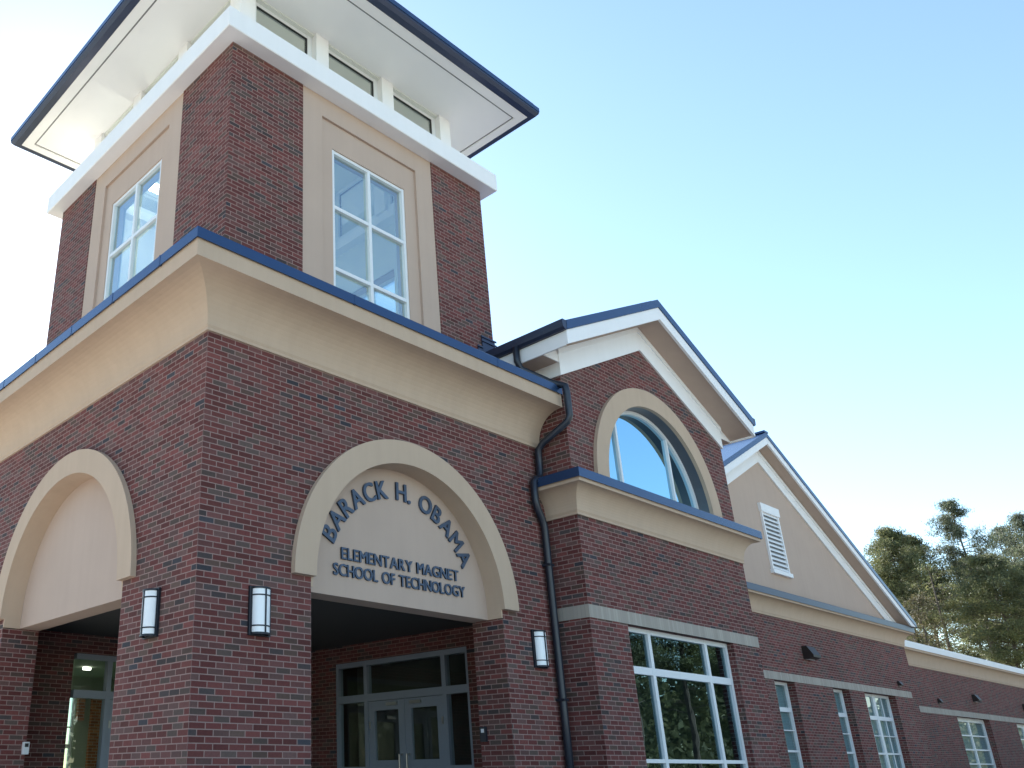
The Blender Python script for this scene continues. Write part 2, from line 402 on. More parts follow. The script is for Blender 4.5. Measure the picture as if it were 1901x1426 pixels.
def storefront(face, base, B):
    u0, u1 = FY0, FY1; d = .03
    a, c = (2.42, 4.26) if face == 'L' else (2.56, 4.40)   # door pair jambs
    fr = MB(); e = .003
    for p0, p1 in ((u0-.06, u0+.012) if face == 'F' else (u0, u0+.07), (u1-.07, u1), (a-.09, a), (c, c+.09)): fr.bar(face, base, p0, p1, GZ, FZ1, d, d+.12)
    for p0, p1 in ((u0+.07, a-.09), (c+.09, u1-.07), (a, c)):
        fr.bar(face, base, p0, p1, FZ1-.09, FZ1, d+e, d+.12); fr.bar(face, base, p0, p1, 2.87, 3.00, d+e, d+.12)
    for p0, p1 in ((u0+.07, a-.09), (c+.09, u1-.07)): fr.bar(face, base, p0, p1, 1.66, 1.76, d+e, d+.12)
    f = fr.build('door_frame', 'doorframe', B)
    g = MB()
    for p0, p1 in ((u0+.07, a-.09), (c+.09, u1-.07)): g.add([P(face, base, u, v, d+.06) for u, v in rect(p0, p1, GZ, FZ1)], [(0, 1, 2, 3)])
    g.add([P(face, base, u, v, d+.06) for u, v in rect(a, c, 2.95, FZ1)], [(0, 1, 2, 3)])
    g.build('glass_pane', 'glass_door', f)
    mid = (a+c)/2
    for k, (p0, p1) in enumerate(((a+.006, mid-.004), (mid+.004, c-.006))):
        db = MB(); s = .15
        db.slab(face, base, rect(p0, p1, GZ+.01, 2.862), [rect(p0+s, p1-s, 1.86, 2.70), rect(p0+s, p1-s, GZ+.3, 1.64)], d0=d+.02, d1=d+.075)
        do = db.build('door', 'doorframe', B)
        MB().add([P(face, base, u, v, d+.05) for u, v in rect(p0+.1, p1-.1, GZ+.2, 2.75)], [(0, 1, 2, 3)]).build('glass_pane', 'glass_door', do)
        hx = mid + (-.09 if k == 0 else .09)
        h = MB().tube([P(face, base, hx, 1.95, d+.02), P(face, base, hx, 1.95, d-.06), P(face, base, hx, 1.45, d-.06), P(face, base, hx, 1.45, d+.02)], .016, 8)
        h.build('handle', 'steel', do)
        hp = p0+.03 if k == 0 else p1-.03
        MB().bar(face, base, hp-.02, hp+.02, 2.4, 2.52, d+.008, d+.0195).build('hinge', 'steel', do)
        MB().bar(face, base, mid-.42 if k == 0 else mid+.16, mid-.16 if k == 0 else mid+.42, 2.77, 2.82, d-.03, d+.0195).build('door_closer', 'steel', do)
storefront('L', 6.53, B); storefront('F', 6.53, B)
# lobby behind the doors
lob = MB()
def inner_box(x0, x1, y0, y1, z0, z1, skip=()):
    m = MB()
    q = {'x0': [(x0, y0, z0), (x0, y1, z0), (x0, y1, z1), (x0, y0, z1)], 'x1': [(x1, y0, z0), (x1, y1, z0), (x1, y1, z1), (x1, y0, z1)],
         'y0': [(x0, y0, z0), (x1, y0, z0), (x1, y0, z1), (x0, y0, z1)], 'y1': [(x0, y1, z0), (x1, y1, z0), (x1, y1, z1), (x0, y1, z1)],
         'z0': [(x0, y0, z0), (x1, y0, z0), (x1, y1, z0), (x0, y1, z0)], 'z1': [(x0, y0, z1), (x1, y0, z1), (x1, y1, z1), (x0, y1, z1)]}
    for k, v in q.items():
        if k not in skip: m.add(v, [(0, 1, 2, 3)])
    return m
inner_box(.6, 6.5, 6.885, 12.5, GZ+.006, 3.86, ('y0', 'y1')).build('lobby_interior', 'lobby', B)
MB().slab('F', 12.5, rect(.6, 6.5, GZ, 3.9), [rect(3.85, 4.82, GZ+.05, 3.46)], d0=0, d1=.2).build('lobby_wall', 'lobby', B)
window('lobby_window', 'F', 12.5, 3.851, 4.819, GZ+.051, 3.459, .05, [], [(2.30, .09), (2.72, .03)], B, 'glass_dark', fw=.05)
MB().box((4.83, 12.40, 2.86), (5.0, 12.499, 3.45)).build('sunlit_brick', 'brick_sunlit', B)  # stands in for sunlit brick, with the sun in its colour
MB().box((5.19, 12.40, GZ+.01), (5.47, 12.499, 3.45)).build('sunlit_brick', 'brick_sunlit', B)
for x, l in ((1.6, 1.2), (3.93, .16)): MB().box((x, 10.45, 3.80), (x+l, 10.45+l*.5, 3.85)).build('ceiling_light', 'panel', B)  # large panel is unseen, added to light the lobby; the small one shows
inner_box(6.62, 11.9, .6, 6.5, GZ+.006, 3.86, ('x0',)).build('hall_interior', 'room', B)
MB().box((9.2, 2.2, 3.78), (9.35, 3.1, 3.83)).build('ceiling_light', 'panel', B)

# ------------------------------------------------------------------ tower
T0, T1 = .53, 6.32; TC = 3.425; TZ0, TZ1 = 7.3, 11.955; PL0, PL1 = 1.917, 4.935
for (x0, x1) in ((T0, PL0), (PL1, T1)):
    for (y0, y1) in ((T0, PL0), (PL1, T1)):
        ox = T0 if x0 == T0 else T1; oy = T0 if y0 == T0 else T1
        ix = ox + (.32 if ox == T0 else -.32); iy = oy + (.32 if oy == T0 else -.32)
        fx = PL0 if ox == T0 else PL1; fy = PL0 if oy == T0 else PL1
        o = [(ox, oy), (fx, oy), (fx, iy), (ix, iy), (ix, fy), (ox, fy)]
        n = len(o); vs = [(x, y, TZ0) for x, y in o] + [(x, y, TZ1) for x, y in o]
        fs = [tuple(range(n)), tuple(range(2*n-1, n-1, -1))] + [(i, (i+1) % n, (i+1) % n+n, i+n) for i in range(n)]
        MB().add(vs, fs).build('tower_pier', 'brick', B)
RU0, RU1, RZ1 = 2.33, 4.52, 11.56; WU0, WU1, WZ1 = 2.575, 4.25, 11.05
for f, base in (('F', T0), ('L', T0), ('B', T1), ('R', T1)):
    p = MB().slab(f, base, rect(PL0+.001, PL1-.001, TZ0, TZ1), [rect(RU0, RU1, TZ0+.01, RZ1)], d0=.012, d1=.30)
    pan = p.build('tower_panel', 'stucco', B)
    MB().slab(f, base, rect(RU0, RU1, TZ0+.01, RZ1), [rect(WU0, WU1, TZ0+.1, WZ1)], d0=.055, d1=.30).build('recessed_panel', 'stucco', pan)
    window('tower_window', f, base, WU0, WU1, TZ0+.1, WZ1, .07, [((WU0+WU1)/2, .06)], [(9.95, .06), (8.82, .06), (7.7, .06)], B, 'glass_tower', fw=.055, gd=.055)
    MB().slab(f, base, rect(T0+.33, T1-.33, TZ0+.02, 12.9), [rect(WU0-.02, WU1+.02, TZ0+.1, WZ1+.02)], d0=.325, d1=.345).build('tower_lining', 'interior', B)
MB().box((.5+.33, .86, TZ0+.1), (T1-.35, T1-.35, TZ0+.16)).build('tower_floor', 'interior', B)
tl = MB().tube([(1.55, 4.55, 12.0), (1.75, 4.25, 12.0)], .05, 8); 
pl = MB().box((1.35, 4.42, 11.95), (2.35, 4.58, 12.05)).build('ceiling_light', 'tube', B)
# tower cornice
sq = [(T0, T0), (T0, T1), (T1, T1), (T1, T0)]
q = .24
MB().sweep([(-.28, TZ1), (.0, TZ1), (q-.012, TZ1+.0), (q, TZ1+.012), (q, 12.33), (q-.01, 12.34), (-.55, 12.36), (-.55, TZ1+.2), (-.28, TZ1+.2)], sq, True).build('tower_cornice', 'white', B)
# clerestory
CH = 2.56; C0, C1 = TC-CH, TC+CH; ZS = 13.70
for f, base in (('F', C0), ('L', C0), ('B', C1), ('R', C1)):
    for a, b in ((2.49, 2.775), (4.095, 4.39)):
        MB().bar(f, base, a, b, 12.34, ZS, 0, .28).build('clerestory_pier', 'white', B)
for x in (C0, C1-.30):
    for y in (C0, C1-.30): MB().box((x, y, 12.34), (x+.30, y+.30, ZS)).build('clerestory_pier', 'white', B)
for f, base in (('F', C0), ('L', C0), ('B', C1), ('R', C1)):
    for a, b in ((1.17, 2.49), (2.775, 4.095), (4.39, 5.685)):
        w = window('clerestory_window', f, base, a+.001, b-.001, 12.35, ZS-.001, .12, [], [], B, 'glass_clere', fw=.10, depth=.08, gd=.03)
        k = MB(); zt = ZS-.105
        k.bar(f, base, a+.105, b-.105, zt-.025, zt, .125, .15); k.bar(f, base, b-.13, b-.105, 12.4, zt-.026, .125, .15)
        k.build('gasket', 'black', w)
        
# inside ceiling of lantern
MB().box((C0+.05, C0+.05, ZS-.03), (C1-.05, C1-.05, ZS-.002)).build('lantern_ceiling', 'interior', B)
# roof: soffit, border, gutter, hip
H = 3.70
s = MB(); c = TC
def sqr(h): return [(c-h, c-h), (c-h, c+h), (c+h, c+h), (c+h, c-h)]
roof = MB()
h2 = H+.06; rz = 14.02
roof.add([(*p, rz) for p in sqr(h2)] + [(c, c, 15.9)], [(0, 1, 4), (1, 2, 4), (2, 3, 4), (3, 0, 4), (3, 2, 1, 0)])
rf = roof.build('tower_roof', 'blue', B)
s.add([(*p, ZS) for p in sqr(3.435)] + [(*p, ZS) for p in sqr(2.2)], [(0, 1, 5, 4), (1, 2, 6, 5), (2, 3, 7, 6), (3, 0, 4, 7)])
so = s.build('soffit', 'soffit', rf, weld=False)
MB().sweep([(.001, ZS+.004), (.001, ZS+.02), (.031, ZS+.02), (.031, ZS+.004)], sqr(3.435), True).build('soffit_vent', 'vent', rf)
MB().sweep([(.032, ZS-.012), (.215, ZS-.012), (.215, ZS+.09), (.032, ZS+.09)], sqr(3.435), True).build('soffit_border', 'soffit', rf)
gt = MB().sweep([(.216, ZS-.004), (.335, ZS-.004), (.385, ZS+.06), (.385, ZS+.10), (.216, ZS+.10)], sqr(3.435), True).build('gutter', 'darkblue', rf)
MB().sweep([(.216, ZS+.101), (.395, ZS+.101), (.395, ZS+.20), (.37, ZS+.215), (.216, ZS+.215)], sqr(3.435), True).build('drip_edge', 'blue', gt)

# ------------------------------------------------------------------ gabled bay
BX = (W+W2)/2; SL = .485
def zroof(x, zp): return zp - SL*abs(x-BX)
HZ = 6.10; HR = 2.12; HI = 1.77
out = [(W, GZ), (7.64, GZ), (7.64, 3.78), (11.115, 3.78), (11.115, GZ), (W2, GZ), (W2, 8.0), (BX, 8.0+SL*(W2-BX)), (W, 8.0)]
hole = arc(BX, HZ, HI+.02, 0, 180, 56) + [(BX-HI-.02, 5.98), (BX+HI+.02, 5.98)]
out = [(W, GZ), (7.64, GZ), (7.64, 3.78), (11.115, 3.78), (11.115, GZ), (W2, GZ), (W2, 8.2), (BX, 9.53), (W, 8.2)]
MB().slab('F', J, out, [hole], d0=0, d1=.32).build('bay_wall', 'brick', B)
MB().box((W, J+.32, GZ), (W+.30, -.001, 8.19)).box((W, 0, 4.0), (W+.3, 9.5, 8.19)).build('bay_wall', 'brick', B)
MB().box((W2-.3, J+.32, GZ), (W2, 9.5, 8.19)).build('bay_wall', 'brick', B)
ring('F', J, BX, HZ, HI, HR, -.07, -.001, .14).build('arch_surround', 'cream', B)
lin = ring('F', J, BX, HZ, HI, HI+.018, -.001, .24, .12).build('arch_lining', 'reveal', B)
# half round window
hw = MB()
o = arc(BX, HZ, HI-.002, 0, 180, 64); i2 = arc(BX, HZ, HI-.07, 180, 0, 64)
hw.slab('F', J, o+i2, d0=.19, d1=.26)
for mx in (BX-.90, BX+.90):
    top = HZ+math.sqrt((HI-.06)**2-.9**2)
    hw.bar('F', J, mx-.028, mx+.028, HZ-.1, top, .193, .26)
hw.bar('F', J, BX-HI+.09, BX-.93, HZ-.10, HZ-.02, .196, .26); hw.bar('F', J, BX-.87, BX+.87, HZ-.10, HZ-.02, .196, .26); hw.bar('F', J, BX+.93, BX+HI-.09, HZ-.10, HZ-.02, .196, .26)
hwo = hw.build('arched_window', 'frame', B)
pts = arc(BX, HZ, HI-.03, 0, 180, 48) + [(BX-HI+.03, HZ-.1), (BX+HI-.03, HZ-.1)]
MB().add([P('F', J, u, v, .24) for u, v in pts], [tuple(range(len(pts)))]).build('glass_pane', 'glass_blue', hwo)
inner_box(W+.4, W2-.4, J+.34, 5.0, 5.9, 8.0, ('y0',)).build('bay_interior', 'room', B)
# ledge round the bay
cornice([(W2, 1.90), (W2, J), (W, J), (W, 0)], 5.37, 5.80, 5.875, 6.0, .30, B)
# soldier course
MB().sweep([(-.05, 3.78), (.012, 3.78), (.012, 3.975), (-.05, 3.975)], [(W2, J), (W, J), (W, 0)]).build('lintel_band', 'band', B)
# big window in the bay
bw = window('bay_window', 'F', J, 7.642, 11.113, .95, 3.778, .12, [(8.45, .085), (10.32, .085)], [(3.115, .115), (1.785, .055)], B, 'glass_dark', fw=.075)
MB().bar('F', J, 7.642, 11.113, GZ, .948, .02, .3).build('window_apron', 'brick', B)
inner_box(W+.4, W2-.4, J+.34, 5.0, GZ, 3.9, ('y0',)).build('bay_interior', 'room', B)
# gable trim boards
def rake(z_lo, z_hi, y0, y1, x0, x1, name, m, ap=None):
    """board following the gable, between heights at the ridge line z_lo..z_hi"""
    lo = lambda x: z_lo - SL*abs(x-BX); hi = lambda x: z_hi - SL*abs(x-BX)
    o = [(x0, lo(x0)), (BX, z_lo), (x1, lo(x1)), (x1, hi(x1)), (BX, z_hi), (x0, hi(x0))]
    return MB().slab('F', y0, o, d0=0, d1=y1-y0)
rake(9.115, 9.50, J-.035, J-.001, W-.035, W2+.035, 0, 0).build('gable_trim', 'white', B)
rake(9.50, 9.61, J-.06, J-.001, W-.06, W2+.06, 0, 0).build('gable_trim', 'white', B)
MB().box((W-.035, J, 7.76), (W-.001, .50, 8.19)).build('gable_trim', 'white', B)
EX0, EX1 = 6.10, 2*BX-6.10; YF = -1.10
rake(9.58, 9.83, YF, YF+.05, EX0, EX1, 0, 0).build('rake_board', 'white', B)
bsof = rake(9.60, 9.625, YF+.051, J-.0005, EX0+.02, EX1-.02, 0, 0).build('soffit', 'stucco', B)
MB().slab('F', J, [(EX0+.031, 8.0), (W-.0352, 8.0), (W-.0352, 8.26), (EX0+.031, 8.05)], d0=-.02, d1=-.001).build('eave_return', 'white', B)
MB().slab('F', J, [(EX1-.031, 8.0), (W2+.0352, 8.0), (W2+.0352, 8.26), (EX1-.031, 8.05)], d0=-.02, d1=-.001).build('eave_return', 'white', B)
MB().box((EX0, YF+.052, 7.985), (EX0+.03, .50, 8.235)).build('eave_board', 'white', B)
MB().box((EX1-.03, YF+.052, 7.985), (EX1, 9.5, 8.235)).build('eave_board', 'white', B)
MB().box((EX0+.031, J, 8.0), (W-.0355, .50, 8.02)).build('soffit', 'stucco', B)
MB().box((W2+.001, J, 8.0), (EX1-.031, 9.5, 8.02)).build('soffit', 'stucco', B)
def bay_roof(x0, x1, y0, y1, zt):
    m = MB(); t = .165
    a, b = zt-SL*abs(x0-BX), zt-SL*abs(x1-BX)
    vs = [(x0, y0, a-t), (x1, y0, b-t), (x1, y1, b-t), (x0, y1, a-t), (x0, y0, a), (x1, y0, b), (x1, y1, b), (x0, y1, a)]
    return m.add(vs, [(0, 3, 2, 1), (4, 5, 6, 7), (0, 1, 5, 4), (1, 2, 6, 5), (2, 3, 7, 6), (3, 0, 4, 7)])
ZP = 10.0
r = bay_roof(EX0, BX, YF-.02, .50, ZP); r2 = bay_roof(6.335, BX, .50, 9.5, ZP); r3 = bay_roof(BX, EX1, YF-.02, 9.5, ZP)
for a in (r2, r3): r.add(a.v, a.f)
for k in range(13):                                    # standing seams
    y = YF + .12 + k*.42
    if y > 9: break
    r.add([(BX, y-.012, ZP-.001), (BX, y+.012, ZP-.001), (EX1, y+.012, ZP-SL*(EX1-BX)), (EX1, y-.012, ZP-SL*(EX1-BX)),
           (BX, y-.012, ZP+.03), (BX, y+.012, ZP+.03), (EX1, y+.012, ZP+.03-SL*(EX1-BX)), (EX1, y-.012, ZP+.03-SL*(EX1-BX))],
          [(0, 3, 2, 1), (4, 5, 6, 7), (0, 1, 5, 4), (1, 2, 6, 5), (2, 3, 7, 6), (3, 0, 4, 7)])
    if y < .5:
        r.add([(BX, y-.012, ZP-.001), (BX, y+.012, ZP-.001), (EX0, y+.012, ZP-SL*(EX1-BX)), (EX0, y-.012, ZP-SL*(EX1-BX)),
           (BX, y-.012, ZP+.03), (BX, y+.012, ZP+.03), (EX0, y+.012, ZP+.03-SL*(EX1-BX)), (EX0, y-.012, ZP+.03-SL*(EX1-BX))],
          [(0, 3, 2, 1), (4, 5, 6, 7), (0, 1, 5, 4), (1, 2, 6, 5), (2, 3, 7, 6), (3, 0, 4, 7)])
brf = r.build('bay_roof', 'blue', B)
MB().sweep([(-.001, 8.24), (.05, 8.235), (.10, 8.27), (.115, 8.33), (.115, 8.40), (.10, 8.41), (-.001, 8.41)], [(EX0-.001, YF-.015), (EX0-.001, .50)]).build('gutter', 'darkblue', brf)
MB().sweep([(-.001, 8.24), (.05, 8.235), (.10, 8.27), (.115, 8.33), (.115, 8.40), (.10, 8.41), (-.001, 8.41)], [(EX1+.001, 9.4), (EX1+.001, YF-.015)]).build('gutter', 'darkblue', brf)
# stepped flashing where the roof meets the tower
fl = MB()
fl.box((5.98, .505, 7.55), (6.33, .529, 8.72)).box((5.86, .508, 7.55), (5.979, .529, 8.50))
for z, x0, x1 in ((8.70, 5.95, 6.36), (8.62, 5.95, 6.36), (8.48, 5.83, 5.975), (8.40, 5.83, 5.975)): fl.box((x0, .488, z), (x1, .504, z+.028))
fl.build('roof_flashing', 'darkblue', B)
# downspout
dp = [(6.02, -.15, 8.26), (6.02, -.15, 8.0), (6.08, -.17, 7.86), (6.42, -.50, 7.60), (6.50, -.62, 7.545), (6.50, -.70, 7.50), (6.52, -.70, 7.40), (6.52, -.70, 6.98), (6.50, -.66, 6.88), (6.42, -.20, 6.62), (6.42, -.10, 6.52), (6.42, -.08, 6.10),
      (6.36, -.08, 6.03), (6.28, -.09, 6.0), (6.215, -.09, 5.93), (6.215, -.09, 5.60), (6.25, -.09, 5.50), (6.36, -.08, 5.34), (6.40, -.08, 5.22), (6.40, -.08, 2.5), (6.40, -.08, GZ)]
ds = MB().tube(dp, .058, 12).build('downspout', 'pipe', B, smooth=True)
for z in (4.6, 2.6): MB().box((6.335, -.14, z), (6.465, -.001, z+.035)).build('bracket', 'pipe', ds)

# ------------------------------------------------------------------ gabled wing
Y2 = 1.93; X2a, X2b = W2+.001, 28.75; GX = 20.12; S2 = .508
Wn = [(18.42, 19.62), (22.04, 23.20), (24.30, 26.80)]
out = [(X2a, GZ)]
for a, b in Wn: out += [(a, GZ), (a, 3.78), (b, 3.78), (b, GZ)]
out += [(X2b, GZ), (X2b, 5.4), (X2a, 5.4)]
MB().slab('F', Y2, out, d0=0, d1=.35).build('wing_wall', 'brick', B)
MB().box((X2b-.35, Y2+.35, GZ), (X2b, 9.5, 5.4)).build('wing_wall', 'brick', B)
MB().bar('F', Y2, 17.6, 28.3, 3.78, 3.975, -.012, .05).build('lintel_band', 'band', B)
cornice([(X2b, 9.5), (X2b, Y2), (X2a+.31, Y2)], 5.4, 5.80, 5.87, 6.02, .30, B, 'darkblue')
for (a, b), vb in zip(Wn, ([], [], [(25.55, .16)])):
    cols = []
    w = window('wing_window', 'F', Y2, a+.002, b-.002, .95, 3.778, .20, vb, [(3.10, .11), (2.60, .025), (2.11, .05)], B, 'glass_wing', fw=.075,
               label=None)
    m2 = MB()
    for c0, c1 in ([(a, b)] if not vb else [(a, 25.55), (25.55, b)]):
        m2.bar('F', Y2, (c0+c1)/2-.012, (c0+c1)/2+.012, .96, 3.70, .212, .24)
    if a > 24: m2.build('muntin', 'frame', w)
    MB().bar('F', Y2, a+.002, b-.002, GZ, .948, .02, .33).build('window_apron', 'brick', B)
    MB().bar('F', Y2, a+.03, b-.03, 1.0, 3.74, .30, .31).build('teal_pane_backing', 'pane_backing', w)  # added sheet that gives the panes their teal brightness
# stucco gable wall
GTZ = 9.93
gw = lambda x, z: z - S2*abs(x-GX)
MB().slab('F', Y2, [(X2a, 5.95), (X2b-.2, 5.95), (X2b-.2, gw(X2b-.2, 10.3)), (GX, 10.3), (X2a, gw(X2a, 10.3))], d0=.01, d1=.3).build('gable_wall', 'stucco', B)
def rake2(z_lo, z_hi, y0, y1, x0, x1, zmin):
    """board following the far gable, cut level at zmin"""
    def xe(z, x): return x
    o = []
    xl = GX-(z_lo-zmin)/S2; xh = GX-(z_hi-zmin)/S2
    x0h = max(x0, xh); x0l = max(x0, xl)
    xr = GX+(z_lo-zmin)/S2; xrh = GX+(z_hi-zmin)/S2
    o = [(x0l, gw(x0l, z_lo)), (GX, z_lo), (xr, zmin), (xrh, zmin), (GX, z_hi), (x0h, gw(x0h, z_hi))]
    return MB().slab('F', y0, o, d0=0, d1=y1-y0)
rake2(9.92, 10.24, Y2-.035, Y2+.008, X2a, 0, 6.03).build('gable_trim', 'white', B)
rake2(10.24, 10.36, Y2-.06, Y2+.008, X2a, 0, 6.03).build('gable_trim', 'white', B)
YF2 = 1.53
rake2(10.37, 10.575, YF2, YF2+.05, X2a+.3, 0, 6.03).build('rake_board', 'white', B)
rake2(10.38, 10.40, YF2+.051, Y2-.001, X2a, 0, 6.03).build('soffit', 'stucco', B)
rr = MB(); t = .15
for sgn, xe in ((-1, X2a+.45), (1, 29.1)):
    zt = 10.73; ze = zt - S2*abs(xe-GX); y0, y1 = YF2-.02, 9.5
    vs = [(GX, y0, zt-t), (xe, y0, ze-t), (xe, y1, ze-t), (GX, y1, zt-t), (GX, y0, zt), (xe, y0, ze), (xe, y1, ze), (GX, y1, zt)]
    rr.add(vs, [(0, 3, 2, 1), (4, 5, 6, 7), (0, 1, 5, 4), (1, 2, 6, 5), (2, 3, 7, 6), (3, 0, 4, 7)])
rr.box((GX-.12, YF2-.03, 10.70), (GX+.12, 9.5, 10.76))
rr.build('wing_roof', 'blue', B)
# louvre
LX0, LX1, LZ0, LZ1 = 19.62, 20.70, 6.70, 8.60
lv = MB()
lv.bar('F', Y2, LX0-.03, LX1+.06, 8.36, LZ1, -.07, .009); lv.bar('F', Y2, LX0-.06, LX1+.06, LZ0-.08, LZ0+.03, -.09, .009)
lv.bar('F', Y2, LX0, LX0+.06, LZ0+.03, 8.36, -.05, .009); lv.bar('F', Y2, LX1-.06, LX1, LZ0+.03, 8.36, -.05, .009)
lo = lv.build('louvre', 'white', B)
sl = MB()
for k in range(13):
    z = LZ0+.06+k*.126
    vs = [P('F', Y2, u, v, d) for u in (LX0+.061, LX1-.061) for v, d in ((z, -.045), (z+.075, .005), (z+.090, .005), (z+.015, -.045))]
    sl.add(vs, [(0, 1, 2, 3), (7, 6, 5, 4), (0, 4, 5, 1), (1, 5, 6, 2), (2, 6, 7, 3), (3, 7, 4, 0)])
sl.build('slat', 'white', lo)
MB().bar('F', Y2, LX0+.06, LX1-.06, LZ0+.02, 8.36, .006, .0095).build('louvre_back', 'lgrey', lo)
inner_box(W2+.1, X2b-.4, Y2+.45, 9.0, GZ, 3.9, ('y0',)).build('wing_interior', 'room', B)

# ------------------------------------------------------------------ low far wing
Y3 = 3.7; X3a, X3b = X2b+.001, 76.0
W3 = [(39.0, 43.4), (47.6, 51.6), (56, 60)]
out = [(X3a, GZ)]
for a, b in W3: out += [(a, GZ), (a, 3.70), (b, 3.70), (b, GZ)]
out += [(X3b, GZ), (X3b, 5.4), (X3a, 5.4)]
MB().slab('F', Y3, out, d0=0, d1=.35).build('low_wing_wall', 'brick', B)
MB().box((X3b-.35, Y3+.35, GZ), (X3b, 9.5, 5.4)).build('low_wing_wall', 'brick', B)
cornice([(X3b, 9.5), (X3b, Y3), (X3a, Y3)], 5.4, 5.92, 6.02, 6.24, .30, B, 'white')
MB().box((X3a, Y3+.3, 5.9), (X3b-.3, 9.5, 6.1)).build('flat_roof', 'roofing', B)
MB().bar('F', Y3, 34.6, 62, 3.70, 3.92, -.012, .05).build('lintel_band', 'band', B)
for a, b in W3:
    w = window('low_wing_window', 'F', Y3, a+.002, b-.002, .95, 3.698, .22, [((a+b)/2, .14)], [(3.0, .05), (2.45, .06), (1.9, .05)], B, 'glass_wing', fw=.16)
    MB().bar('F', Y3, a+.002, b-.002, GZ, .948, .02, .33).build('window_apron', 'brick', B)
    MB().bar('F', Y3, a+.03, b-.03, 1.0, 3.66, .32, .33).build('teal_pane_backing', 'pane_backing', w)  # same added sheet, lightening the far panes
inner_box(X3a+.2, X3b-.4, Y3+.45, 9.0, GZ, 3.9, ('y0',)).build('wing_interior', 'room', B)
MB().box((X2a, 9.4, GZ), (X3b, 9.6, 5.5)).build('rear_wall', 'brick', B)
MB().slab('B', 9.6, [(X2a, 5.5), (X2b, 5.5), (X2b, gw(X2b, 10.5)), (GX, 10.5), (X2a, gw(X2a, 10.5))], d0=0, d1=.1).build('rear_wall', 'stucco', B)
MB().slab('B', 9.52, [(W, 8.1), (W2, 8.1), (BX, 9.8)], d0=0, d1=.1).build('rear_wall', 'brick', B)

# ------------------------------------------------------------------ sign lettering
S = empty('wall_sign', (AC, .24, 4.4))
tag(S, 'raised blue metal school name lettering on the arched panel over the entrance', 'sign')
def glyph(ch, h, bold):
    cu = bpy.data.curves.new('g', 'FONT'); cu.body = ch; cu.size = 1.0; cu.offset = bold; cu.extrude = 0.0; cu.resolution_u = 6
    ob = bpy.data.objects.new('g', cu); COL.objects.link(ob)
    bpy.context.view_layer.update()
    me = bpy.data.meshes.new_from_object(ob.evaluated_get(bpy.context.evaluated_depsgraph_get()))
    bpy.data.objects.remove(ob); bpy.data.curves.remove(cu)
    xs = [v.co.x for v in me.vertices]; ys = [v.co.y for v in me.vertices]
    return me, min(xs), max(xs), min(ys), max(ys)
CAPH = None
cache = {}
def get(ch):
    if ch not in cache: cache[ch] = glyph(ch, 1, 0.0)
    return cache[ch]
capr = get('H'); CAPH = capr[4]-capr[3]; CAPB = capr[3]
BOLD = .023
def letter(ch, fn, thick):
    me0, x0, x1, y0, y1 = get(ch)
    bm = bmesh.new()
    for i, (sx, sy) in enumerate(((-1, -1), (1, 1), (-1, 1), (1, -1), (0, 0))):
        b1 = bmesh.new(); b1.from_mesh(me0); stroke(b1, fn, thick - i*.0009, x0, sx*BOLD, sy*.016)
        t = bpy.data.meshes.new('t'); b1.to_mesh(t); b1.free(); bm.from_mesh(t); bpy.data.meshes.remove(t)
    me = bpy.data.meshes.new('letter'); bm.to_mesh(me); bm.free(); me.materials.append(M['letter'])
    o = bpy.data.objects.new('letter', me); COL.objects.link(o); o.parent = S
    o.matrix_parent_inverse = Matrix.Translation(-S.location)
def stroke(bm, fn, thick, x0, dx, dy):
    bmesh.ops.remove_doubles(bm, verts=bm.verts, dist=1e-5)
    ret = bmesh.ops.extrude_face_region(bm, geom=bm.faces[:])
    top = {v for v in ret['geom'] if isinstance(v, bmesh.types.BMVert)}
    for v in bm.verts:
        u, w = fn((v.co.x-x0+dx), (v.co.y-CAPB)/CAPH+dy)
        v.co = Vector((u, .245 - (thick if v in top else 0), w))
    bmesh.ops.recalc_face_normals(bm, faces=bm.faces)
def line(txt, x0, x1, zb, h, thick=.022):
    gap = .10; sp = .34; tot = 0; adv = []
    for ch in txt:
        w = sp if ch == ' ' else get(ch)[2]-get(ch)[1]
        adv.append((tot, w)); tot += w + (0 if ch == ' ' else gap)
    tot -= gap; k = (x1-x0)/tot
    for ch, (p, w) in zip(txt, adv):
        if ch != ' ': letter(ch, lambda a, b, p=p: (x0+(p+a)*k, zb+b*h), thick)
def arcline(txt, cx, cz, r, h, a0, a1, thick=.028):
    gap = .150; sp = .42; tot = 0; adv = []
    for ch in txt:
        w = sp if ch == ' ' else get(ch)[2]-get(ch)[1]
        adv.append((tot, w)); tot += w + (0 if ch == ' ' else gap)
    tot -= gap; span = R(a0-a1); rm = r+h*.45; k = span*rm/tot
    for ch, (p, w) in zip(txt, adv):
        if ch == ' ': continue
        am = R(a0) - (p+w/2)*k/rm
        def fn(a, b, am=am, w=w):
            tx, rr_ = (a-w/2)*k, r+b*h
            return (cx + rr_*math.cos(am) + tx*math.sin(am), cz + rr_*math.sin(am) - tx*math.cos(am))
        letter(ch, fn, thick)
arcline('BARACK H. OBAMA', 3.455, 3.80, 1.375, .25, 155.5, 25.5)
line('ELEMENTARY MAGNET', 2.335, 4.60, 4.185, .15)
line('SCHOOL OF TECHNOLOGY', 2.195, 4.72, 3.965, .15)

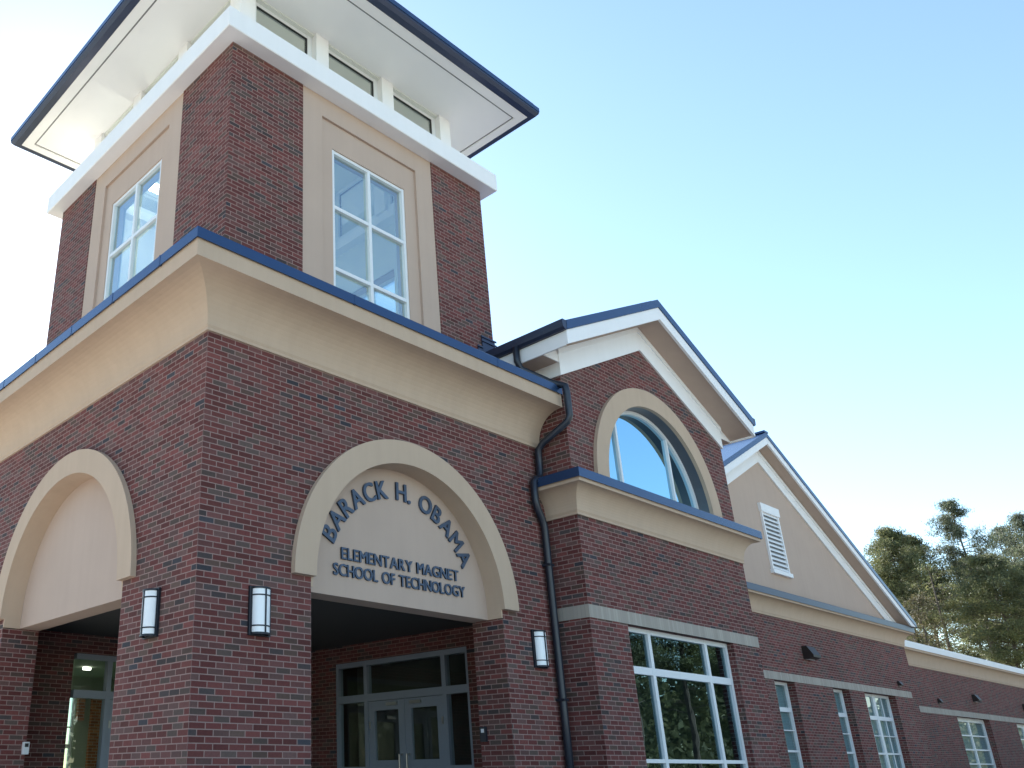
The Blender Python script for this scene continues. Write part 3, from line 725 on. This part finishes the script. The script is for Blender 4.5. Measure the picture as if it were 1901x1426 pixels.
# ------------------------------------------------------------------ wall lanterns
def lantern(face, base, u, label):
    z0, z1 = 3.06, 3.585; w = .115
    e = empty('wall_lantern', P(face, base, u, z0, 0)); tag(e, label, 'wall lamp', 'lanterns on the entrance piers')
    MB().bar(face, base, u-.15, u+.15, z0-.01, z1+.01, -.03, -.001).build('back_plate', 'lampmetal', e)
    g = []
    n = 16
    def ringp(r, z): return [P(face, base, u+r*math.cos(math.pi*i/n), z, -.03-r*.85*math.sin(math.pi*i/n)) for i in range(n+1)]
    vs = ringp(w, z0+.02)+ringp(w, z1-.02); k = n+1
    fs = [(i, i+1, i+1+k, i+k) for i in range(n)] + [tuple(range(k)), tuple(range(2*k-1, k-1, -1))]
    MB().add(vs, fs).build('lamp_shade', 'lampglass', e)
    c = MB()
    def hoop(za, zb, r):
        vs = ringp(r, za)+ringp(r, zb)+ringp(r-.02, za)+ringp(r-.02, zb)
        fs = []
        for i in range(n):
            fs += [(i, i+1, i+1+k, i+k), (2*k+i, 3*k+i, 3*k+i+1, 2*k+i+1), (i, 2*k+i, 2*k+i+1, i+1), (k+i, k+i+1, 3*k+i+1, 3*k+i)]
        c.add(vs, fs)
    hoop(z0, z0+.022, w+.008); hoop(z1-.022, z1, w+.008); hoop(z0+.085, z0+.10, w+.006); hoop(z1-.10, z1-.085, w+.006)
    for a in (0, 90, 180):
        r = w+.007; cu = u+r*math.cos(R(a)); dd = -.03-r*.85*math.sin(R(a))
        c.bar(face, base, cu-.008, cu+.008, z0+.021, z1-.021, dd-.006, dd+.008)
    c.build('cage', 'lampmetal', e)
lantern('F', 0, .855, 'white half-round wall lantern on the brick between corner and name arch')
lantern('F', 0, 6.03, 'white half-round wall lantern on the brick beside the downspout')
lantern('L', 0, .855, 'white half-round wall lantern on the shaded side face of the corner')

# ------------------------------------------------------------------ floodlights
def flood(x, y, z, label, k=1.0):
    e = empty('flood_light', (x, y, z)); tag(e, label, 'flood light', 'dark wall lights on the brick wings')
    w, h, d = .25*k, .34*k, .27*k
    prof = [(0, 0), (-.12*k, 0), (-d, h*.12), (-d, h*.30), (-.13*k, h), (0, h)]
    vs = [(x+s*w, y-.001+a, z+b) for s in (-1, 1) for a, b in prof]
    n = len(prof)
    fs = [tuple(range(n)), tuple(range(2*n-1, n-1, -1))] + [(i, (i+1) % n, (i+1) % n+n, i+n) for i in range(n)]
    MB().add(vs, fs).build('housing', 'bronze', e)
    MB().bar('F', y, x-w*.8, x+w*.8, z-.006, z+.03*k, -.11*k, -.03*k).build('lens', 'box', e)
flood(20.75, Y2, 4.42, 'large bronze wall light on brick just below the blue ledge')
flood(27.35, Y2, 4.10, 'small bronze wall light above the right end of the gabled wing lintel', .42)
flood(37.2, Y3, 4.12, 'smallest dark wall light on the low wing, above the lintel start', .5)
flood(42.0, Y3, 4.38, 'bronze wall light above the first window of the low wing', .85)
flood(49.8, Y3, 4.30, 'farthest bronze wall light, by the right picture edge', .9)

# small fittings
ib = MB().box((.515, 5.19, 1.93), (.60, 5.249, 2.10)).build('intercom_box', 'box'); tag(ib, 'small white box on the shaded left porch pier', 'intercom')
MB().box((.53, 5.185, 2.03), (.585, 5.1905, 2.08)).build('screen', 'black', ib)
cr = MB().slab('R', 5.25, rect(.40, .50, 2.02, 2.26), [rect(.415, .485, 2.035, 2.245)], d0=-.0, d1=.02)
crr = MB().box((5.215, .44, 2.04), (5.249, .55, 2.24)).build('card_reader', 'lampmetal'); tag(crr, 'slim dark card reader on the inner face of the right porch pier', 'card reader')
MB().box((5.208, .47, 2.16), (5.2155, .52, 2.21)).build('button', 'box', crr)
pc = MB().box((4.55, 5.75, 3.80), (4.75, 5.95, 3.919)).build('porch_light', 'box'); tag(pc, 'small white fitting on the dark porch ceiling', 'ceiling lamp')

# ------------------------------------------------------------------ trees
def pine(H, cw, c0, seed, leaf='needle', nb=60, tuft=26, lean=(0, 0), size=.29, flat=1.0):
    """trunk and limbs mesh, crown mesh: needle tufts along the limbs"""
    rnd = random.Random(seed)
    tr = MB(); cr = MB()
    pts = []; rad = []
    wob = [rnd.uniform(-.25, .25) for _ in range(12)]
    for i in range(11):
        t = i/10; pts.append(Vector((lean[0]*t*t*H + wob[i]*t, lean[1]*t*t*H + wob[-1-i]*t, H*t))); rad.append(max(.035, .0145*H*(1-t)**.8+.02))
    tr.tube(pts, rad, 7)
    def at(t):
        f = t*10; i = min(9, int(f)); return pts[i].lerp(pts[i+1], f-i)
    def tufts(p, n, s):
        for _ in range(n):
            d = Vector((rnd.gauss(0, 1), rnd.gauss(0, 1), rnd.gauss(0, .7))); d = Vector((d.x, d.y, d.z*.75))*s*.55
            q = p + d
            a = Vector((rnd.gauss(0, 1), rnd.gauss(0, 1), rnd.gauss(.2, 1))).normalized(); b = a.orthogonal().normalized()
            ang = rnd.uniform(0, 6.28); b = (Matrix.Rotation(ang, 3, a) @ b)
            L = size*rnd.uniform(.5, 1.15); w = L*rnd.uniform(.09, .20)
            cr.add([q - b*w, q + a*L*.6 + b*w*.2, q + b*w, q - a*L*.6], [(0, 1, 2, 3)])
    for k in range(nb):
        t = c0 + (1-c0)*((k+rnd.random())/nb)
        prof = math.sin(math.pi*min(1, max(.08, (t-c0)/(1-c0))*.88+.10))**.75
        L = cw*(.35+.65*rnd.random())*prof
        az = rnd.uniform(0, 6.28); o = at(min(t, .99))
        rise = rnd.uniform(.05, .5)*flat
        end = o + Vector((math.cos(az)*L, math.sin(az)*L, L*rise))
        mid = o.lerp(end, .5) + Vector((0, 0, -L*.06))
        tr.tube([o, mid, end], [.055*(1-t*.5)*H/22, .03, .012], 4)
        dead = rnd.random() < .12
        if dead: continue
        for _ in range(4):
            u = rnd.uniform(.45, 1.05); p = o.lerp(end, u) + Vector((rnd.gauss(0, .22), rnd.gauss(0, .22), rnd.gauss(0.1, .16)))*L*.45
            tr.tube([o.lerp(end, u*.8), p], [.02, .008], 3)
            tufts(p, int(tuft*.9), .62+.08*L)
        tufts(end, int(tuft*1.6), .62+.08*L)
    for k in range(8):                                     # dead snags under the crown
        t = c0*rnd.uniform(.55, 1); o = at(t); az = rnd.uniform(0, 6.28); L = rnd.uniform(.6, cw*.7)
        tr.tube([o, o+Vector((math.cos(az)*L*.6, math.sin(az)*L*.6, L*.15)), o+Vector((math.cos(az)*L, math.sin(az)*L, -L*.05))], [.04, .025, .01], 4)
    return tr, cr, leaf
def protos():
    d = {}
    specs = {'round': (24, 3.7, .62, 11, 'needle', 110, 66), 'tall': (27, 3.6, .60, 12, 'needle_blue', 66, 60), 'open': (24, 3.9, .62, 13, 'needle_blue', 56, 50),
             'full': (22, 4.2, .50, 14, 'needle', 120, 62), 'brown': (15, 3.2, .34, 15, 'leaf_brown', 70, 16), 'bare': (21, 3.2, .58, 16, 'needle', 36, 12)}
    for k, sp in specs.items():
        tr, cr, leaf = pine(sp[0], sp[1], sp[2], sp[3], sp[4], sp[5], sp[6])
        a = tr.build('trunk', 'bark', None, weld=False); b = cr.build('crown', leaf, None, weld=False)
        d[k] = (a, b, sp[0]); a.hide_render = False
    return d
PR = protos(); used = set()
def tree(kind, x, y, h, rz, label, name='pine_tree', sc=1.0, group='pines behind the school'):
    a, b, H0 = PR[kind]
    e = empty(name, (x, y, GZ)); tag(e, label, 'tree', group)
    e.rotation_euler = (0, 0, R(rz)); k = h/H0; e.scale = (k*sc, k*sc, k)
    for o in (a, b):
        if kind in used: c = o.copy(); COL.objects.link(c)
        else: c = o
        c.parent = e
    used.add(kind)
def polar(u_dir, t): return (CAM.x+u_dir[0]*t, CAM.y+u_dir[1]*t)
def T(kind, az, t, ztop, rz, label, **k):
    d = (math.sin(R(az)), math.cos(R(az))); x, y = polar(d, t); tree(kind, x, y, 1.6+t*ztop-GZ, rz, label, **k)
az = lambda a, b: math.degrees(math.atan2(a, b))
T('round', az(.962, .273), 108, .218, 20, 'round-crowned green pine nearest the stucco gable, leftmost of the tall ones', sc=.85)
T('round', az(.9665, .257), 116, .207, 130, 'olive pine just right of the round-crowned one, its top level with it', sc=.85)
T('tall', az(.976, .219), 112, .236, 40, 'tallest blue-grey pine with a forked top standing clear against the sky', sc=.75)
T('open', az(.985, .172), 125, .214, 75, 'thin open pine by the right picture edge with sky showing through', sc=.8)
T('open', az(.9815, .192), 135, .206, 200, 'pale thin-topped pine between the tallest one and the right picture edge', sc=.7)
T('bare', az(.9685, .249), 100, .180, 10, 'slim pine with a long bare trunk below the olive crowns')
T('full', az(.979, .204), 104, .180, 300, 'dense dark green pine in front of the tallest one')
T('full', az(.9835, .180), 112, .168, 90, 'broad dense pine low at the right picture edge')
T('full', az(.974, .226), 122, .158, 160, 'bushy mid green pine under the tallest one')
T('brown', az(.9645, .264), 98, .152, 50, 'brownish bare-leaved tree low beside the gable foot', name='leafy_tree', group='low trees behind the school')
T('brown', az(.980, .198), 112, .128, 310, 'short olive-brown tree above the roof edge far right', name='leafy_tree', group='low trees behind the school')
T('bare', az(.957, .29), 130, .150, 160, 'thin wispy tree peeking out beside the gable roof slope', name='leafy_tree', group='low trees behind the school')
T('full', az(.9625, .2715), 140, .172, 70, 'dim olive pine showing through behind the round-crowned one')
T('round', az(.9755, .220), 150, .182, 210, 'olive pine farther back, between the slim bare-trunked one and the tallest')
T('full', az(.9865, .163), 138, .185, 330, 'dim green pine farthest back, cut by the right picture edge')
# trees across the forecourt, seen mirrored in the bay window
for i, (x, y, h, kd, rz) in enumerate(((36, -17, 12, 'full', 15), (42, -14, 11, 'tall', 60), (47, -20, 13, 'full', 100), (33, -24, 13, 'full', 200), (55, -21, 12, 'full', 250), (63, -24, 12, 'full', 280), (72, -22, 12, 'full', 310), (88, -24, 13, 'full', 20))):
    tree(kd, x, y, h, rz, ['dense tree across the forecourt, mirrored in the left of the large bay window', 'taller open tree across the forecourt, mirrored in the bay window', 'dense tree across the forecourt, mirrored in the middle of the bay window',
         'dense tree across the forecourt, mirrored in the left panes of the bay window', 'dense tree mirrored in the right panes of the bay window', 'dense tree mirrored in the first wing window', 'dense tree mirrored in the second wing window', 'dense tree mirrored in the double wing window'][i],
         name='forecourt_tree', sc=1.15, group='trees across the forecourt')

# woodland that closes the view across the forecourt (mirrored in the glass)
def wood(name, x0, x1, y0, y1, h, n, seed, label):
    rnd = random.Random(seed); m = MB()
    for _ in range(n):
        x = rnd.uniform(x0, x1); y = rnd.uniform(y0, y1)
        hh = h*(.78+.22*math.sin(x*.45+y*.2)*math.sin(x*.17+1.3+y*.31))
        z = GZ + hh*rnd.random()**.8
        a = Vector((rnd.gauss(0, 1), rnd.gauss(0, 1), rnd.gauss(0, 1))).normalized(); b = a.orthogonal().normalized()
        L = rnd.uniform(.16, .42); q = Vector((x, y, z))
        m.add([q-a*L, q+b*L*.45, q+a*L, q-b*L*.45], [(0, 1, 2, 3)])
    o = m.build(name, 'needle', None, weld=False); tag(o, label, 'woodland', kind='stuff')
wood('woodland', 20, 270, -34, -27, 10.5, 110000, 5, 'dark evergreen woodland across the forecourt, mirrored in the wing windows')
wood('woodland', -44, -36, -40, 40, 11, 26000, 6, 'dark evergreen woodland off to the left, unseen, added to darken the porch door reflections')  # unseen, put in to block bright reflections in the door glass
